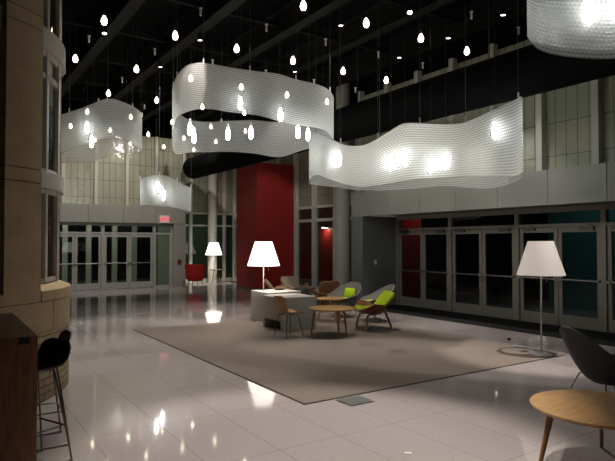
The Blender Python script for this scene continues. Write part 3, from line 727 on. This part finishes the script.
for i, (y_, ks) in enumerate(sorted(cyl_rows.items())):
    for j, k in enumerate(ks):
        lab = 'small white unlit cylinder hanging under the ceiling, %s from left in the %s row' % (ords[j], ['nearest', 'second nearest', 'middle', 'second farthest', 'farthest'][i])
        if proto is None:
            t = proto = thing('cylinder_pendant', lab, 'pendant light', (cols[k], y_, CZ), 0, 'white unlit cylinders under the black ceiling')
            b = B(); lathe(b, [(.016, -.06), (.018, -.055), (.018, .06), (.03, .062), (.03, .072), (.006, .075)], 12); obj('cylinder', b, M['porcelain'], t, smooth=True)
            b = B(); tube(b, [(0, 0, .07), (0, 0, CEIL-CZ)], .003, 5); obj('cord', b, M['cord'], t)
        else: dup(proto, (cols[k], y_, CZ), 0, lab)
# ceiling spotlights
SPOT_E = 1.0
def spot(x, y_, e, tx=None, ty=None, ang=70, label='', vis=True, blend=.5, col=(1, .92, .84)):
    t = thing('ceiling_spotlight', label, 'spotlight', (x, y_, 6.50), 0, 'small spotlights on the ceiling')
    tx = x if tx is None else tx; ty = y_ if ty is None else ty
    d = Vector((tx-x, ty-y_, -6.5)).normalized(); rot = d.to_track_quat('-Z', 'Y')
    b = B(); lathe(b, [(.055, -.11), (.058, -.10), (.058, .05), (.03, .07)], 18, caps=False)
    b.faces.new([v for v in b.verts][-18:])
    o = obj('housing', b, M['beam'], t, smooth=True); o.rotation_mode = 'QUATERNION'; o.rotation_quaternion = rot
    b = B(); lathe(b, [(.050, -.095), (.050, -.09)], 18); o = obj('lens', b, M['lens'], t); o.rotation_mode = 'QUATERNION'; o.rotation_quaternion = rot
    b = B(); tube(b, [(0, 0, .05), (0, 0, CEIL-6.5)], .012, 6); obj('stem', b, M['beam'], t)
    l = bpy.data.lights.new('spot_beam', 'SPOT'); l.energy = e*SPOT_E; l.color = col; l.spot_size = R(ang); l.spot_blend = blend; l.shadow_soft_size = .05 if 'aimed at the carpet' not in label else .16
    lo = bpy.data.objects.new('spot_beam', l); C.objects.link(lo); lo.parent = t; lo.rotation_mode = 'QUATERNION'; lo.rotation_quaternion = rot; lo.location = d*.13
SP = [
 (3.05, 12.7, 650, 2.6, 11.3, 56, 'ceiling spotlight above the bare floor left of the carpet'),
 (4.85, 14.3, 420, None, None, 56, 'ceiling spotlight behind the carpet, over the shiny far floor'),
 (4.95, 11.9, 260, None, None, 60, 'ceiling spotlight over the far left carpet edge'),
 (8.0, 12.7, 330, None, None, 60, 'ceiling spotlight over the grey tub chairs'),
 (7.1, 9.45, 420, None, None, 60, 'ceiling spotlight over the oak coffee table'),
 (9.55, 10.3, 420, None, None, 46, 'ceiling spotlight beside the black duct, farther of three'),
 (9.55, 8.7, 420, None, None, 46, 'ceiling spotlight beside the black duct, middle of three'),
 (9.5, 7.2, 380, None, None, 46, 'ceiling spotlight beside the black duct, nearer of three'),
 (8.25, 4.45, 1700, 8.13, 5.5, 30, 'ceiling spotlight almost above the unlit floor lamp'),
 (3.4, 4.0, 1550, 2.8, 4.0, 44, 'ceiling spotlight over the bright floor before the carpet'),
 (7.9, 8.2, 1250, 5.2, 6.0, 52, 'ceiling spotlight behind the long right chandelier, aimed at the carpet'),
 (2.2, 8.6, 650, None, None, 60, 'ceiling spotlight over the floor beside the rotunda'),
 (3.7, 18.0, 420, 4.4, 25.5, 84, 'added ceiling spotlight brightening the left part of the far wall'),  # extra lamp added to lift the dim left half of the far wall
 (7.4, 17.6, 420, 7.4, 25.5, 84, 'added ceiling spotlight brightening the far wall near the exit sign'),  # invented fixture, put in because this end came out too dark
 (3.9, 10.0, 600, 5.4, 13.4, 34, 'ceiling spotlight shining on the left fold of the large loop chandelier'),
 (9.7, 15.6, 130, 11, 19.5, 60, 'added ceiling spotlight brightening the red pillar'),  # made-up lamp, here only to brighten the pillar
]
for x, y_, e, tx, ty, ang, lab in SP: spot(x, y_, e, tx, ty, ang, lab)

# ribbon chandeliers
def veil(name_label, pts, cable_every, closed=True, per=6):
    cp = catmull([(*P(x, (yt+yb)/2, d), P(x, yt, d).z, P(x, yb, d).z) for x, yt, yb, d in pts], per, closed)
    t = thing('ribbon_chandelier', name_label, 'chandelier', (cp[0][0], cp[0][1], cp[0][4]), 0, 'wavy translucent ribbon chandeliers')
    o0 = Vector(t.location)
    b = B(); uvl = b.loops.layers.uv.verify()
    nv = 10; n = len(cp); rows = []; L = 0; ls = []
    for i in range(n+1 if closed else n):
        x, y_, z, zt, zb = cp[i % n]
        if i: L += math.hypot(x-cp[i-1][0], y_-cp[i-1][1])
        ls.append(L)
        if closed and i == n: rows.append(rows[0]); break
        rows.append([b.verts.new(Vector((x, y_, zt+(zb-zt)*j/nv))-o0) for j in range(nv+1)])
    for i in range(len(rows)-1):
        for j in range(nv):
            f = b.faces.new((rows[i][j], rows[i][j+1], rows[i+1][j+1], rows[i+1][j]))
            H = .95
            for l, (a, c) in zip(f.loops, ((i, j), (i, j+1), (i+1, j+1), (i+1, j))): l[uvl].uv = (ls[a], H*c/nv)
    obj('mesh_veil', b, M['veil'], t, smooth=True)
    b = B()
    pt = [Vector((c[0], c[1], c[3]))-o0 for c in cp]; pb = [Vector((c[0], c[1], c[4]))-o0 for c in cp]
    tube(b, pt+[pt[0]] if closed else pt, .006, 6, caps=not closed); tube(b, pb+[pb[0]] if closed else pb, .005, 6, caps=not closed)
    obj('hem', b, M['header'], t, smooth=True)
    for i in range(0, n, cable_every):
        q_ = pt[i]
        if 8.2 < q_.x+o0.x < 9.3: continue
        b = B(); tube(b, [q_, (q_.x, q_.y, CEIL-o0.z)], .0045, 5); cb = obj('cable', b, M['cable'], t)
        b = B(); tube(b, [(q_.x, q_.y, q_.z-.02), (q_.x, q_.y, q_.z+.09)], .014, 8); obj('cable_grip', b, M['porcelain'], cb, smooth=True)
veil('wavy translucent ribbon chandelier at left, half behind the stone rotunda', [(40,120,160,12.5),(57,116,155,12.6),(82,108,145,12.8),(107,99,138,13),(125,103,140,13.4),(138,110,148,14.2),(142,116,152,14.8),(136,121,153,15.4),(115,124,154,15.6),(94,128,161,15.6),(68,130,163,15.4),(45,126,160,15.2)], 9)
veil('large wavy ribbon chandelier loop above the red pillar', [(177,76,118,12.0),(187,65.5,112,11.4),(199,63,109,11.2),(214,64.6,109.5,11.1),(233,68,112.6,11),(258,71.5,115.5,11),(278,74,121,11),(296,79.5,125,11.1),(315,84,127.5,11.3),(327,89,132,11.8),(333.5,97,143,12.4),(331,104,145,13.2),(318,110,146,14),(300,117,151,14.5),(279,122,157,14.7),(255,120.5,153.5,14.7),(230,121,151.7,14.7),(205,122,152,14.5),(187,119,153,14.2),(177,110,154,13.6),(172.5,95,148,13),(173,86,135,12.4)], 14)
veil('long wavy ribbon chandelier in front of the right header panels', [(309,139,183,11.4),(316,133,175,10.8),(332,139.5,180,10.2),(345,144.5,184,9.9),(360,145.5,187,9.7),(373,141,186,9.5),(388,132,184,9.4),(403,123.5,181,9.3),(420,123,179,9.2),(440,124.3,178,9.1),(455,124,177,9),(472,119.5,176,8.9),(495,109,176,8.9),(515,100,176,9.1),(522,97,172,9.5),(521,108,178,10),(510,124,184,10.5),(490,135,188.5,11),(470,140,188,11.3),(445,145,186,11.5),(420,147,188,11.6),(390,149,190,11.7),(360,152,190,11.8),(335,150,187,11.9),(316,146,185,11.9)], 16)
veil('ribbon chandelier cut off by the upper right corner', [(527,-40,35,7.2),(531,-42,42,6.9),(540,-44,50,6.6),(560,-45,55.5,6.4),(593,-45,58.5,6.2),(620,-42,58,6.1),(650,-40,55,6.2),(680,-36,50,6.6),(670,-28,47,6.9),(640,-26,49,7.1),(600,-26,50,7.3),(560,-30,47,7.5),(535,-36,41,7.4)], 9)
veil('small distant ribbon chandelier above the exit sign', [(140,179,206,15.6),(150,175.5,205,15),(161,175,205.5,14.8),(171,177.5,207,14.8),(180,183,209,15),(189,187,212,15.4),(191,187.5,211,16),(184,186,209,16.6),(172,184,208,16.9),(158,183,207,17),(146,182,206,16.8)], 11)
tube_spots = [(87,127,14.1,'in the left chandelier by the rotunda, farther up'),(91.5,141,14.4,'in the left chandelier by the rotunda, lower one'),
 (190,128,13.2,'in the large loop chandelier, leftmost and higher'),(194,136,13.4,'in the large loop chandelier, second from left'),(228,133,13.3,'in the large loop chandelier, left of the middle'),(240.5,103,12.4,'in the large loop chandelier, behind its front band, left'),(251,132,13.3,'in the large loop chandelier, right of the middle'),(280.5,114,12.4,'in the large loop chandelier, behind its front band, right'),(298,131,12.9,'in the large loop chandelier, near its right end'),(308,134,13.6,'in the large loop chandelier, at its right tip'),
 (339,158,11,'in the long right chandelier, leftmost'),(391,162,10.6,'in the long right chandelier, second from left'),(405,156,10.3,'in the long right chandelier, third from left'),(431,164,10.5,'in the long right chandelier, fourth from left'),(446,160,10.2,'in the long right chandelier, fifth from left'),(495,130,9.9,'in the long right chandelier, alone at its right end'),
 (589,9,7.3,'in the upper right chandelier, left one'),(616,8,7.0,'in the upper right chandelier, at the picture edge'),
 (158,186,15.9,'in the small distant chandelier, upper one'),(163.5,194.5,15.9,'in the small distant chandelier, lower one')]
proto = None
for x, y_, d, lab in tube_spots:
    p = P(x, y_, d); lab = 'bright tall bulb hanging '+lab
    if proto is None:
        t = proto = thing('tube_pendant', lab, 'pendant light', p, 0, 'tall bulbs inside the ribbon chandeliers')
        b = B(); lathe(b, [(.006, -.17), (.035, -.155), (.048, -.10), (.046, .03), (.03, .10), (.022, .13)], 12); obj('bulb', b, M['tubebulb'], t, smooth=True)
        b = B(); lathe(b, [(.023, .13), (.026, .135), (.026, .21), (.008, .23)], 12); obj('socket', b, M['porcelain'], t, smooth=True)
        b = B(); tube(b, [(0, 0, .2), (0, 0, CEIL-p.z)], .004, 5); obj('cord', b, M['cord'], t)
        pz = p.z
    else:
        r_ = dup(proto, p, 0, lab)
        for ch in r_.children:
            if ch.name.startswith('cord'): ch.scale.z = 1; me = ch.data.copy(); ch.data = me
        for ch in r_.children:
            if ch.name.startswith('cord'):
                for v in ch.data.vertices:
                    if v.co.z > .5: v.co.z = CEIL-p.z

# outside / vestibule lamps
def arealight(name, loc, rot, e, sx, sy, col):
    l = bpy.data.lights.new(name, 'AREA'); l.shape = 'RECTANGLE'; l.size = sx; l.size_y = sy; l.energy = e; l.color = col
    o = bpy.data.objects.new(name, l); C.objects.link(o); o.location = loc; o.rotation_euler = rot
arealight('vestibule_light', (5.2, 23.9, 3.25), (0, 0, 0), 75, 3.6, .3, (.95, 1, .80))
arealight('outside_light', (13.4, 6.5, 3.4), (0, R(-25), 0), 9, 1, 4, (.6, .95, 1))
arealight('back_light', (10.3, 28.8, 4.5), (R(-20), 0, 0), 40, 2, 1, (.75, 1, .75))
t = thing('wall_light', 'small warm downlight glowing on the red wall outside the side windows', 'lamp', (15.5, 21.9, 2.52))
boxobj('housing', (-.1, .1, -.14, .14, 0, .12), M['beam'], t); boxobj('diffuser', (-.104, .09, -.13, .13, -.02, .03), M['lens'], t)
arealight('red_hall_light', (15.35, 21.9, 2.46), (0, R(-20), 0), 6, .1, .2, (1, .75, .5))
arealight('red_door_light', (11.95, 12.75, 2.95), (0, R(-30), 0), 2.2, .2, .2, (1, .8, .6))
w = bpy.data.worlds.new('world'); bpy.context.scene.world = w; w.use_nodes = True
w.node_tree.nodes['Background'].inputs[0].default_value = (.02, .022, .025, 1); w.node_tree.nodes['Background'].inputs[1].default_value = .3
vs = bpy.context.scene.view_settings
vs.view_transform = 'Standard'; vs.look = 'None'; vs.exposure = 0; vs.gamma = 1
